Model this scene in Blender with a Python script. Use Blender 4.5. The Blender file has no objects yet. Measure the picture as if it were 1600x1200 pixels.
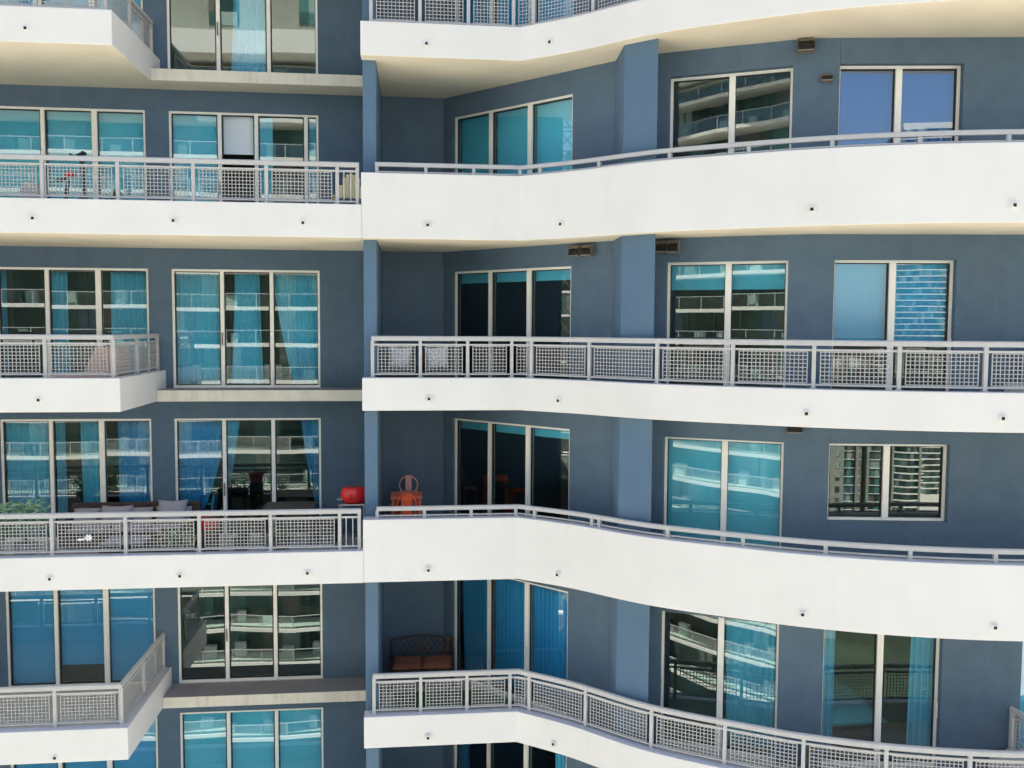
import bpy, math, random
from mathutils import Vector as V
rnd = random.Random(7)
R = math.radians
sc = bpy.context.scene
col = sc.collection
H = 3.05
FLOORS = {0: 0.0, 1: -3.027, 2: -6.135, 3: -9.14, 4: -12.207, 5: -15.241}
def fl(k): return FLOORS.get(k, -k * H)
BT, TP, PP, HD = -0.22, 0.358, 0.909, -0.621      # band foot, curb top, parapet top, window head
GROUND = -95.0

# ------------------------------------------------------------------ materials
def mat(name):
    m = bpy.data.materials.new(name); m.use_nodes = True
    nt = m.node_tree; nt.nodes.clear()
    return m, nt
def N(nt, t, **k):
    n = nt.nodes.new(t)
    for a, b in k.items():
        if a in n.inputs: n.inputs[a].default_value = b
        else: setattr(n, a, b)
    return n
def principled(name, c, rough=.6, metal=0.0, var=.08, scale=3.0, bump=0.0, bscale=60.0, streak=None, spec=.5, coat=0.0, trans=0.0):
    """base colour varied by noise in world space; optional fine bump and vertical stain streaks"""
    m, nt = mat(name); L = nt.links
    out = N(nt, 'ShaderNodeOutputMaterial'); b = N(nt, 'ShaderNodeBsdfPrincipled')
    L.new(b.outputs[0], out.inputs[0])
    b.inputs['Roughness'].default_value = rough; b.inputs['Metallic'].default_value = metal
    b.inputs['Specular IOR Level'].default_value = spec; b.inputs['Coat Weight'].default_value = coat
    g = N(nt, 'ShaderNodeNewGeometry')
    no = N(nt, 'ShaderNodeTexNoise'); no.inputs['Scale'].default_value = scale; no.inputs['Detail'].default_value = 6
    L.new(g.outputs['Position'], no.inputs['Vector'])
    mp = N(nt, 'ShaderNodeMapRange'); mp.inputs['From Min'].default_value = .3; mp.inputs['From Max'].default_value = .7
    mp.inputs['To Min'].default_value = 1 - var; mp.inputs['To Max'].default_value = 1 + var
    L.new(no.outputs['Fac'], mp.inputs['Value'])
    mx = N(nt, 'ShaderNodeVectorMath', operation='SCALE'); mx.inputs[0].default_value = c[:3]
    L.new(mp.outputs[0], mx.inputs['Scale']); cur = mx.outputs[0]
    if streak:
        sx = N(nt, 'ShaderNodeMapping'); sx.inputs['Scale'].default_value = (streak[0], streak[0], streak[1])
        L.new(g.outputs['Position'], sx.inputs['Vector'])
        n2 = N(nt, 'ShaderNodeTexNoise'); n2.inputs['Scale'].default_value = 1; n2.inputs['Detail'].default_value = 5
        L.new(sx.outputs[0], n2.inputs['Vector'])
        m2 = N(nt, 'ShaderNodeMapRange'); m2.inputs['From Min'].default_value = .52; m2.inputs['From Max'].default_value = .78
        m2.inputs['To Min'].default_value = 0; m2.inputs['To Max'].default_value = streak[3]
        L.new(n2.outputs['Fac'], m2.inputs['Value'])
        mm = N(nt, 'ShaderNodeMix', data_type='RGBA'); L.new(m2.outputs[0], mm.inputs['Factor'])
        L.new(cur, mm.inputs['A']); mm.inputs['B'].default_value = (*streak[2], 1); cur = mm.outputs['Result']
    L.new(cur, b.inputs['Base Color'])
    if bump:
        n3 = N(nt, 'ShaderNodeTexNoise'); n3.inputs['Scale'].default_value = bscale; n3.inputs['Detail'].default_value = 4
        L.new(g.outputs['Position'], n3.inputs['Vector'])
        bp = N(nt, 'ShaderNodeBump'); bp.inputs['Strength'].default_value = .6; bp.inputs['Distance'].default_value = bump
        L.new(n3.outputs['Fac'], bp.inputs['Height']); L.new(bp.outputs[0], b.inputs['Normal'])
    if trans:
        tl = N(nt, 'ShaderNodeBsdfTranslucent'); L.new(cur, tl.inputs[0])
        ms = N(nt, 'ShaderNodeMixShader'); ms.inputs[0].default_value = trans
        L.new(b.outputs[0], ms.inputs[1]); L.new(tl.outputs[0], ms.inputs[2]); L.new(ms.outputs[0], out.inputs[0])
    return m
def glass(name, tint, base=.12, rc=(.9, 1, .97), wave=.0035, wscale=.9):
    m, nt = mat(name); L = nt.links
    out = N(nt, 'ShaderNodeOutputMaterial')
    tr = N(nt, 'ShaderNodeBsdfTransparent'); tr.inputs[0].default_value = (*tint, 1)
    gl = N(nt, 'ShaderNodeBsdfGlossy'); gl.inputs['Color'].default_value = (*rc, 1); gl.inputs['Roughness'].default_value = .004
    g = N(nt, 'ShaderNodeNewGeometry')
    no = N(nt, 'ShaderNodeTexNoise'); no.inputs['Scale'].default_value = wscale; no.inputs['Detail'].default_value = 1
    L.new(g.outputs['Position'], no.inputs['Vector'])
    bp = N(nt, 'ShaderNodeBump'); bp.inputs['Strength'].default_value = 1; bp.inputs['Distance'].default_value = wave
    L.new(no.outputs['Fac'], bp.inputs['Height']); L.new(bp.outputs[0], gl.inputs['Normal'])
    fr = N(nt, 'ShaderNodeFresnel'); fr.inputs['IOR'].default_value = 1.5
    ad = N(nt, 'ShaderNodeMath', operation='ADD', use_clamp=True); ad.inputs[1].default_value = base
    L.new(fr.outputs[0], ad.inputs[0])
    mx = N(nt, 'ShaderNodeMixShader'); L.new(ad.outputs[0], mx.inputs[0])
    L.new(tr.outputs[0], mx.inputs[1]); L.new(gl.outputs[0], mx.inputs[2]); L.new(mx.outputs[0], out.inputs[0])
    return m

M = {}
M['finpaint'] = principled('light_blue_stucco', (.092, .162, .245), .85, var=.05, scale=1.6, bump=.004, bscale=45, streak=(5, .5, (.12, .19, .28), .3))
M['blue'] = principled('blue_stucco', (.094, .150, .216), .85, var=.07, scale=3.0, bump=.022, bscale=18, streak=(7, .5, (.135, .17, .19), .32))
M['white'] = principled('white_render', (.765, .745, .715), .75, var=.03, scale=.9, bump=.004, bscale=14, streak=(4, .35, (.64, .61, .56), .13))
M['cream'] = principled('cream_soffit', (.86, .775, .61), .85, var=.05, scale=1.2, bump=.003, bscale=30, streak=(.6, 3, (.7, .62, .47), .5))
M['ledge'] = principled('stained_ledge', (.72, .67, .57), .85, var=.06, scale=5, streak=(9, .6, (.5, .4, .28), .55))
M['deck'] = principled('grey_deck_coating', (.27, .26, .29), .7, var=.1, scale=2, bump=.001, bscale=40)
M['tile'] = principled('pale_deck_tile', (.56, .53, .49), .6, var=.1, scale=4)
M['curb'] = principled('curb_grey_with_top_shade', (.62, .61, .64), .7, var=.06, scale=2, streak=(4, 4, (.45, .44, .46), .35))  # upstand tops: shade of the slab above put into the grey; party kerb plain grey
M['alu'] = principled('white_window_aluminium', (.95, .92, .86), .4, var=.03, scale=2)
M['gasket'] = principled('black_gasket', (.03, .03, .03), .6)
M['rail'] = principled('pale_grey_rail_paint', (.52, .505, .49), .4, var=.04, scale=6)
M['wire'] = principled('pale_wire_mesh', (.44, .43, .415), .45, var=.05, scale=9)
M['glass'] = glass('teal_window_glass', (.39, .88, 1.0), base=.14, wave=.0011, wscale=.45)
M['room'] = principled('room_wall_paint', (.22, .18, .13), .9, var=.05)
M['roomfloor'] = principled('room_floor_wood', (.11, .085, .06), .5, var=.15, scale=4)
M['blind'] = principled('white_roller_cloth', (.83, .91, .98), .9, var=.02, trans=.05)
M['blindblue'] = principled('blue_roller_cloth', (.46, .70, .95), .9, var=.03, trans=.05)
M['curtain'] = principled('pale_curtain_cloth', (.76, .86, .96), .9, var=.05, trans=.12)
M['curtainblue'] = principled('blue_curtain_cloth', (.40, .64, .90), .9, var=.05, trans=.12)
M['black'] = principled('black_plastic', (.02, .02, .022), .45)
M['holeshade'] = principled('painted_hole_shade', (.012, .012, .012), .9)  # near-black plates that paint the shade inside spouts and hoods
M['vent'] = principled('weathered_vent_metal', (.20, .18, .16), .7, var=.2, scale=14, streak=(20, 3, (.10, .08, .06), .6))
M['brown'] = principled('brown_wicker', (.065, .042, .035), .75, var=.25, scale=30, bump=.004, bscale=90)
M['greycush'] = principled('grey_cushion_cloth', (.40, .37, .41), .9, var=.08, scale=7, bump=.003, bscale=25)
M['whitecush'] = principled('white_cushion_cloth', (.86, .83, .81), .9, var=.06, scale=7, bump=.004, bscale=22)
M['tan'] = principled('tan_sling_cloth', (.66, .45, .36), .85, var=.06, scale=5)
M['red'] = principled('glossy_red_enamel', (.95, .02, .022), .25, var=.03, coat=.5)
M['redpot'] = principled('red_pot', (.50, .02, .03), .5)
M['orange'] = principled('orange_metal_paint', (.90, .19, .10), .4, var=.06, scale=6)
M['orangebright'] = principled('bright_orange_paint', (1.0, .13, .035), .35, var=.03)
M['pink'] = principled('faded_pink_paint', (.78, .40, .36), .5, var=.06, scale=6)
M['steel'] = principled('brushed_steel', (.62, .62, .63), .3, metal=.9, var=.06)
M['iron'] = principled('dark_cast_iron', (.045, .038, .034), .55, metal=.3, var=.2, scale=20)
M['rust'] = principled('bronze_ornament', (.16, .09, .05), .5, metal=.4, var=.2, scale=20)
M['brick'] = principled('rust_brown_cushion', (.24, .085, .05), .85, var=.15, scale=8, bump=.004, bscale=18)
M['yellow'] = principled('cream_yellow_plastic', (1.0, .82, .45), .5, var=.04, scale=4)
M['leaf'] = principled('green_leaf', (.08, .18, .07), .5, var=.4, scale=12, trans=.25)
M['leafpale'] = principled('pale_variegated_leaf', (.42, .62, .42), .5, var=.4, scale=14, trans=.25)
M['flower'] = principled('yellow_flower', (.75, .48, .05), .7, var=.2, scale=20)
M['pot'] = principled('grey_planter', (.42, .42, .47), .6, var=.08)
M['table'] = principled('dark_brown_table', (.07, .055, .048), .5, var=.1, scale=6)
M['pouf'] = principled('pale_grey_cloth', (.52, .48, .45), .9, var=.08, scale=8, bump=.004, bscale=30)
M['turf'] = principled('green_turf', (.05, .13, .045), .95, var=.4, scale=40, bump=.02, bscale=120)
M['sheet'] = principled('white_bed_linen', (.88, .89, .89), .9, var=.04, bump=.01, bscale=6)
M['bluechair'] = principled('blue_plastic', (.50, .80, 1.0), .45)
# opposite side of the street, seen only in the panes
M['oglass'] = principled('green_grey_facade_glass', (.05, .105, .085), .25, var=.3, scale=.5, spec=.6)
M['owhite'] = principled('white_concrete', (.80, .77, .70), .8, var=.05, scale=.6)
def facade(name):
    m, nt = mat(name); L = nt.links
    out = N(nt, 'ShaderNodeOutputMaterial'); b = N(nt, 'ShaderNodeBsdfPrincipled'); L.new(b.outputs[0], out.inputs[0]); b.inputs['Roughness'].default_value = .2
    g = N(nt, 'ShaderNodeNewGeometry'); mp = N(nt, 'ShaderNodeMapping'); mp.inputs['Location'].default_value = (0, .5, -GROUND / 3.05); mp.inputs['Scale'].default_value = (1 / 1.45, 1 / 60, 1 / 3.05)
    L.new(g.outputs['Position'], mp.inputs['Vector']); fl_ = N(nt, 'ShaderNodeVectorMath', operation='FLOOR'); L.new(mp.outputs[0], fl_.inputs[0])
    wn = N(nt, 'ShaderNodeTexWhiteNoise'); L.new(fl_.outputs[0], wn.inputs['Vector'])
    cr_ = N(nt, 'ShaderNodeValToRGB'); cr_.color_ramp.interpolation = 'CONSTANT'; e = cr_.color_ramp.elements
    e[0].color = (.025, .055, .045, 1); e[1].position = .30; e[1].color = (.05, .105, .085, 1)
    for p, c in ((.52, (.09, .22, .20, 1)), (.68, (.16, .14, .11, 1)), (.78, (.32, .40, .37, 1)), (.93, (.10, .17, .24, 1))):
        q = e.new(p); q.color = c
    L.new(wn.outputs['Value'], cr_.inputs[0]); L.new(cr_.outputs[0], b.inputs['Base Color'])
    return m
M['oglass'] = facade('varied_facade_glazing')
M['orail'] = glass('pale_balcony_glass', (.62, .80, .76), base=.10, wave=0.0)
M['opanel'] = principled('pale_panel', (.72, .74, .72), .7, var=.1, scale=1)
M['blindsky'] = principled('sky_reflection_roller_cloth', (.035, .13, .52), .9, var=.03)  # blind cloth deepened to carry the blue of the mirrored sky
M['park'] = principled('dark_park_ground', (.045, .065, .035), .95, var=.5, scale=.05)
M['conc'] = principled('pale_grey_concrete', (.32, .33, .27), .85, var=.12, scale=.4, streak=(.5, .08, (.3, .29, .24), .5))
M['ground'] = principled('pale_city_ground', (.56, .51, .43), .95, var=.35, scale=.012)

# ------------------------------------------------------------------ mesh builder
ORG = {}
class MB:
    def __init__(s): s.v = []; s.f = []; s.m = []
    def add(s, vs, fs, mi=0):
        o = len(s.v); s.v += [tuple(p) for p in vs]
        for f in fs: s.f.append(tuple(i + o for i in f)); s.m.append(mi)
        return s
    def box(s, x0, y0, z0, x1, y1, z1, mi=0):
        return s.prism([(x0, y0), (x1, y0), (x1, y1), (x0, y1)], z0, z1, mi)
    def prism(s, poly, z0, z1, mi=0, top=None, bot=None):
        n = len(poly)
        a = sum(poly[i][0] * poly[(i + 1) % n][1] - poly[(i + 1) % n][0] * poly[i][1] for i in range(n))
        if a < 0: poly = poly[::-1]
        vs = [(p[0], p[1], z0) for p in poly] + [(p[0], p[1], z1) for p in poly]
        s.add(vs, [(i, (i + 1) % n, n + (i + 1) % n, n + i) for i in range(n)], mi)
        o = len(s.v) - 2 * n
        s.f.append(tuple(o + n + i for i in range(n))); s.m.append(mi if top is None else top)
        s.f.append(tuple(o + n - 1 - i for i in range(n))); s.m.append(mi if bot is None else bot)
        return s
    def frame(s, c, ax, ay, az, mi=0):
        """box from centre and three half-axis vectors"""
        c, ax, ay, az = V(c), V(ax), V(ay), V(az)
        vs = [c + a * ax + b * ay + d * az for d in (-1, 1) for b in (-1, 1) for a in (-1, 1)]
        fs = [(0, 2, 3, 1), (4, 5, 7, 6), (0, 1, 5, 4), (2, 6, 7, 3), (0, 4, 6, 2), (1, 3, 7, 5)]
        if ax.cross(ay).dot(az) < 0: fs = [f[::-1] for f in fs]
        return s.add(vs, fs, mi)
    def bar(s, p, q, w, h=None, up=(0, 0, 1), mi=0):
        p, q = V(p), V(q); d = q - p; L = d.length; d.normalize()
        u = V(up)
        if abs(d.dot(u)) > .95: u = V((0, 1, 0))
        sd = d.cross(u).normalized(); u = sd.cross(d)
        return s.frame((p + q) / 2, d * L / 2, sd * w / 2, u * (h or w) / 2, mi)
    def tube(s, path, r, n=8, mi=0, closed=False):
        P = [V(p) for p in path]; k = len(P); rr = r if isinstance(r, (list, tuple)) else [r] * k
        rings = []; u = None
        for i in range(k):
            a = P[(i - 1) % k] if closed or i else P[0]; b = P[(i + 1) % k] if closed or i < k - 1 else P[-1]
            d = (b - a).normalized()
            if u is None: u = d.orthogonal().normalized()
            u = (u - d * u.dot(d)).normalized(); w = d.cross(u)
            rings.append([P[i] + (u * math.cos(t) + w * math.sin(t)) * rr[i] for t in [2 * math.pi * j / n for j in range(n)]])
        vs = [p for r_ in rings for p in r_]; fs = []
        for i in range(k if closed else k - 1):
            i2 = (i + 1) % k
            for j in range(n): fs.append((i * n + j, i * n + (j + 1) % n, i2 * n + (j + 1) % n, i2 * n + j))
        if not closed: fs += [tuple(range(n))[::-1], tuple((k - 1) * n + j for j in range(n))]
        return s.add(vs, fs, mi)
    def lathe(s, c, prof, n=24, sx=1, sy=1, mi=0):
        vs = []; fs = []
        for r, z in prof:
            for j in range(n):
                t = 2 * math.pi * j / n; vs.append((c[0] + r * sx * math.cos(t), c[1] + r * sy * math.sin(t), c[2] + z))
        for i in range(len(prof) - 1):
            for j in range(n): fs.append((i * n + j, i * n + (j + 1) % n, (i + 1) * n + (j + 1) % n, (i + 1) * n + j))
        fs += [tuple(range(n))[::-1], tuple((len(prof) - 1) * n + j for j in range(n))]
        return s.add(vs, fs, mi)
    def pillow(s, c, ax, ay, az, n=10, pinch=.12, mi=0):
        """soft square cushion: ax, ay half-size vectors, az half-thickness vector"""
        c, ax, ay, az = V(c), V(ax), V(ay), V(az); vs = []; fs = []
        for side in (1, -1):
            for i in range(n + 1):
                for j in range(n + 1):
                    a, b = 2 * i / n - 1, 2 * j / n - 1
                    t = max(0, (1 - a ** 4) * (1 - b ** 4)) ** .5
                    ka = 1 - pinch * (1 - b * b) * abs(a) ** 3; kb = 1 - pinch * (1 - a * a) * abs(b) ** 3
                    vs.append(c + ax * a * ka + ay * b * kb + az * side * (t + .02))
        m_ = (n + 1) ** 2
        for sd in (0, 1):
            for i in range(n):
                for j in range(n):
                    q = [sd * m_ + i * (n + 1) + j, sd * m_ + (i + 1) * (n + 1) + j, sd * m_ + (i + 1) * (n + 1) + j + 1, sd * m_ + i * (n + 1) + j + 1]
                    fs.append(tuple(q if sd == 0 else q[::-1]))
        rim = [(i, 0) for i in range(n)] + [(n, j) for j in range(n)] + [(n - i, n) for i in range(n)] + [(0, n - j) for j in range(n)]
        for k in range(len(rim)):
            a = rim[k][0] * (n + 1) + rim[k][1]; b = rim[(k + 1) % len(rim)][0] * (n + 1) + rim[(k + 1) % len(rim)][1]
            fs.append((b, a, a + m_, b + m_))
        return s.add(vs, fs, mi)
    def sweep(s, path, prof, mi=0, cap=True):
        """prof: list of (side, z) closed; path: list of xy; side>0 = left of travel"""
        P = [V((p[0], p[1])) for p in path]; k = len(P); n = len(prof); vs = []; fs = []
        for i in range(k):
            if i == 0: d = (P[1] - P[0]).normalized(); nn = V((-d.y, d.x)); sc_ = 1
            elif i == k - 1: d = (P[-1] - P[-2]).normalized(); nn = V((-d.y, d.x)); sc_ = 1
            else:
                d1 = (P[i] - P[i - 1]).normalized(); d2 = (P[i + 1] - P[i]).normalized()
                n1 = V((-d1.y, d1.x)); n2 = V((-d2.y, d2.x)); nn = (n1 + n2).normalized(); sc_ = 1 / max(.3, nn.dot(n1))
            for (a, z) in prof: vs.append((P[i].x + nn.x * a * sc_, P[i].y + nn.y * a * sc_, z))
        for i in range(k - 1):
            for j in range(n): fs.append((i * n + j, (i + 1) * n + j, (i + 1) * n + (j + 1) % n, i * n + (j + 1) % n))
        if cap: fs += [tuple(range(n)), tuple((k - 1) * n + n - 1 - j for j in range(n))]
        return s.add(vs, fs, mi)
    def build(s, name, mats, parent=None, bevel=0, smooth=False, fixn=True):
        xs = [p[0] for p in s.v]; ys = [p[1] for p in s.v]; zs = [p[2] for p in s.v]
        o = V(((min(xs) + max(xs)) / 2, (min(ys) + max(ys)) / 2, min(zs)))
        me = bpy.data.meshes.new(name)
        me.from_pydata([V(p) - o for p in s.v], [], s.f); 
        if not isinstance(mats, (list, tuple)): mats = [mats]
        for m_ in mats: me.materials.append(m_)
        me.polygons.foreach_set('material_index', s.m)
        if fixn:
            import bmesh
            bm = bmesh.new(); bm.from_mesh(me); bmesh.ops.recalc_face_normals(bm, faces=bm.faces); bm.to_mesh(me); bm.free()
        if smooth: me.polygons.foreach_set('use_smooth', [True] * len(me.polygons))
        me.update()
        ob = bpy.data.objects.new(name, me); col.objects.link(ob)
        if parent: ob.parent = parent; ob.location = o - ORG[parent.name]
        else: ob.location = o
        ORG[ob.name] = o
        if bevel:
            b = ob.modifiers.new('Bevel', 'BEVEL'); b.width = bevel; b.segments = 2; b.limit_method = 'ANGLE'
        if smooth:
            pass
        return ob
def tag(o, label=None, cat=None, group=None, kind=None):
    if label: o['label'] = label
    if cat: o['category'] = cat
    if group: o['group'] = group
    if kind: o['kind'] = kind
    return o
def empty(name, loc, label, cat, group=None):
    o = bpy.data.objects.new(name, None); col.objects.link(o); o.location = loc; ORG[o.name] = V(loc)
    o.empty_display_size = .2
    return tag(o, label, cat, group)
def catmull(P, n=6):
    P = [V(p) for p in P]; Q = [2 * P[0] - P[1]] + P + [2 * P[-1] - P[-2]]; o = []
    for i in range(1, len(Q) - 2):
        a, b, c, d = Q[i - 1:i + 3]
        for k in range(n):
            t = k / n; o.append(.5 * ((2 * b) + (c - a) * t + (2 * a - 5 * b + 4 * c - d) * t * t + (3 * b - a - 3 * c + d) * t ** 3))
    o.append(Q[-2]); return o
def offset(P, d):
    P = [V(p) for p in P]; o = []
    for i in range(len(P)):
        if i == 0: t = (P[1] - P[0]).normalized(); n = V((-t.y, t.x)); k = 1
        elif i == len(P) - 1: t = (P[-1] - P[-2]).normalized(); n = V((-t.y, t.x)); k = 1
        else:
            t1 = (P[i] - P[i - 1]).normalized(); t2 = (P[i + 1] - P[i]).normalized(); n1 = V((-t1.y, t1.x)); n2 = V((-t2.y, t2.x))
            n = (n1 + n2).normalized(); k = 1 / n.dot(n1)
        o.append(P[i] + n * d * k)
    return o

# ------------------------------------------------------------------ plan of the apartment building
XL, XR, YB = -22.0, 14.0, 5.0
CURVE = catmull([(.98, -2.80), (1.86, -3.47), (2.97, -4.52), (4.4, -5.42), (5.25, -5.87), (6.4, -6.30), (7.75, -6.62), (9.3, -6.78), (11, -6.75), (XR, -6.2)])
EDGE_R = [V((-1.775, -2.80))] + CURVE                # right balcony edge, from the fin wall
EDGE_L = [V((XL, -2.84)), V((-5.84, -2.84))]         # short left balcony
BTH = .22                                            # thickness of the white upstand
tower = empty('apartment_building', (-4, 2.5, GROUND), 'blue and white apartment block with curved white balcony bands and grey railings', 'building')

# walls: polyline pieces with openings (s0, s1 along the piece)
def wall_piece(mb, a, b, z0, z1, ops, th=.26):
    a, b = V(a), V(b); L = (b - a).length; d = (b - a) / L; n = V((-d.y, d.x))      # n points inside
    def blk(s0, s1, u0, u1):
        if s1 - s0 < .004 or u1 - u0 < .004: return
        p, q = a + d * s0, a + d * s1
        mb.prism([tuple(p), tuple(q), tuple(q + n * th), tuple(p + n * th)], u0, u1)
    s = 0
    for (s0, s1, u0, u1) in sorted(ops):
        blk(s, s0, z0, z1); blk(s0, s1, z0, u0); blk(s0, s1, u1, z1); s = s1
    blk(s, L, z0, z1)
LW = ((XL, -.03), (-.279, -.03))
CW = ((-.279, -.005), (2.632, -2.988))
DW = ((3.256, -3.48), (5.25, -4.463)); TW = ((5.25, -4.463), (5.6, -4.585)); TV = ((5.6, -4.585), (5.92, -4.64)); EW = ((5.92, -4.64), (9.0, -5.055)); FW = ((9.0, -5.055), (XR, -5.06))
# windows: name -> (wall, p0, p1, mullion fractions)
WIN = {'A': (LW, (-9.05, .0), (-6.15, .0), (.33, .665)),
       'B': (LW, (-5.705, .0), (-2.79, .0), (.335, .67)),
       'C': (CW, (-.045, -.17), (2.025, -2.30), (.322, .655)),
       'D': (DW, (3.49, -3.45), (5.28, -4.335), (.515,)),
       'E': (EW, (5.94, -4.52), (7.875, -4.785), (.50,)),
       'F': (FW, (9.165, -4.93), (11.3, -4.93), (.5,))}
def storey_windows(k):
    """window openings between slab k (above) and slab k+1 (floor)"""
    o = {}
    for w, (wall, p0, p1, mu) in WIN.items():
        zt = fl(k) + HD; zb = fl(k + 1) + .0
        if k == 3 and w == 'E': zb = fl(4) + 1.157
        o[w] = (wall, p0, p1, mu, zb, zt)
    return o
WINDOWS = {}
wall_names = {id(LW): 'left', id(CW): 'c', id(DW): 'd'}
for k in range(-3, 8):
    z0, z1 = fl(k + 1), fl(k) + BT + .005
    W = storey_windows(k)
    detailed = 0 <= k <= 5
    mb_l, mb_r = MB(), MB()
    for wall, mb in ((LW, mb_l), (CW, mb_r), (DW, mb_r), (TW, mb_r), (TV, mb_r), (EW, mb_r), (FW, mb_r)):
        a = V(wall[0]); d = (V(wall[1]) - a); L = d.length; d /= L; ops = []
        for w, (wl, p0, p1, mu, zb, zt) in W.items():
            if wl is wall and detailed:
                ops.append(((V(p0) - a).dot(d), (V(p1) - a).dot(d), zb, zt))
        wall_piece(mb, wall[0], wall[1], z0, z1, ops)
    mb_l.build('stucco_wall', M['blue'], tower); mb_r.build('stucco_wall', M['blue'], tower)
    if detailed: WINDOWS[k] = W

# slabs, bands, parapets
R_INNER = offset(EDGE_R, BTH - .002)
for k in range(-3, 9):
    z = fl(k); odd = k % 2 == 1
    mb = MB()
    back = [(XR, YB), (XL, YB)]
    if odd:
        poly = [(XL, -2.64), (-6.04, -2.64), (-6.04, -.03), (-1.70, -.03), (-1.70, -2.6)] + [tuple(p) for p in R_INNER[1:]] + back
    else:
        poly = [(XL, -2.62)] + [tuple(p) for p in R_INNER[1:]] + back
    mb.prism(poly, z + BT + .006, z - .004, 0, top=1, bot=0)
    mb.build('balcony_slab', [M['cream'], M['tile']], tower)
    def band(path, zt, name):
        b = MB(); b.sweep(path, [(0, z + BT), (0, zt), (BTH, zt), (BTH, z + BT)])
        ob = b.build(name, [M['white'], M['curb'], M['cream']], tower, bevel=.012)
        for p in ob.data.polygons:
            if p.normal.z > .8: p.material_index = 1  # top face greyed for the sky the upper slabs hide
            elif p.normal.z < -.8: p.material_index = 2
        return ob
    if odd:
        band([(XL, -2.84), (-5.84, -2.84), (-5.84, -.035)], z + TP, 'balcony_upstand')
        band([(-1.775, -2.50)] + [tuple(p) for p in EDGE_R], z + TP, 'balcony_upstand')
        b = MB().box(-5.835, -.73, z + BT, -1.762, -.035, z)
        lo = b.build('window_ledge', [M['ledge'], M['deck'], M['cream']], tower, bevel=.008)
        for p in lo.data.polygons:
            if p.normal.z > .8: p.material_index = 1
            elif p.normal.z < -.8: p.material_index = 2
    else:
        band([(XL, -2.84), (-1.772, -2.82)], z + TP, 'balcony_upstand')
        band([(-1.772, -2.50)] + [tuple(p) for p in EDGE_R] if k else [tuple(p) for p in EDGE_R], z + PP, 'balcony_parapet')
# fin wall and column
MB().box(-1.758, -2.50, GROUND, -1.528, .1, 11).build('fin_wall', M['finpaint'] if 'finpaint' in M else M['blue'], tower, bevel=.01)
MB().prism([(2.632, -2.988), (2.584, -3.853), (3.044, -4.264), (3.256, -3.48), (3.0, -3.0)], GROUND, 11).build('blue_column', M['finpaint'], tower, bevel=.01)
# mass behind and the closed ends
MB().box(XL - .3, YB + .004, GROUND, XR + .3, YB + 16, 12.5).build('core', M['blue'], tower)
for x0, x1, y0 in ((XL - .3, XL - .004, -.03), (XR + .004, XR + .3, -5.2)):
    MB().box(x0, y0, GROUND, x1, YB, 12).build('end_wall', M['blue'], tower)
MB().box(XL, -.03, GROUND, XR, YB, fl(8) + BT - .01).build('lower_storeys', M['blue'], tower)
# rooms behind the glass
for k in range(0, 6):
    z0, z1 = fl(k + 1) + .003, fl(k) + BT - .003
    mb = MB()
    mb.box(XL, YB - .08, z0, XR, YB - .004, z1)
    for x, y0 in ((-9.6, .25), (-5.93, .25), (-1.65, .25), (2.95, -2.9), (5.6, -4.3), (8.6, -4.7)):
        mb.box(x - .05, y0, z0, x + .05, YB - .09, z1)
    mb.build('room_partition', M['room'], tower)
    MB().box(XL + .02, .26, z0, XR - .02, YB - .1, z0 + .02).build('room_floor', M['roomfloor'], tower)

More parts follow.
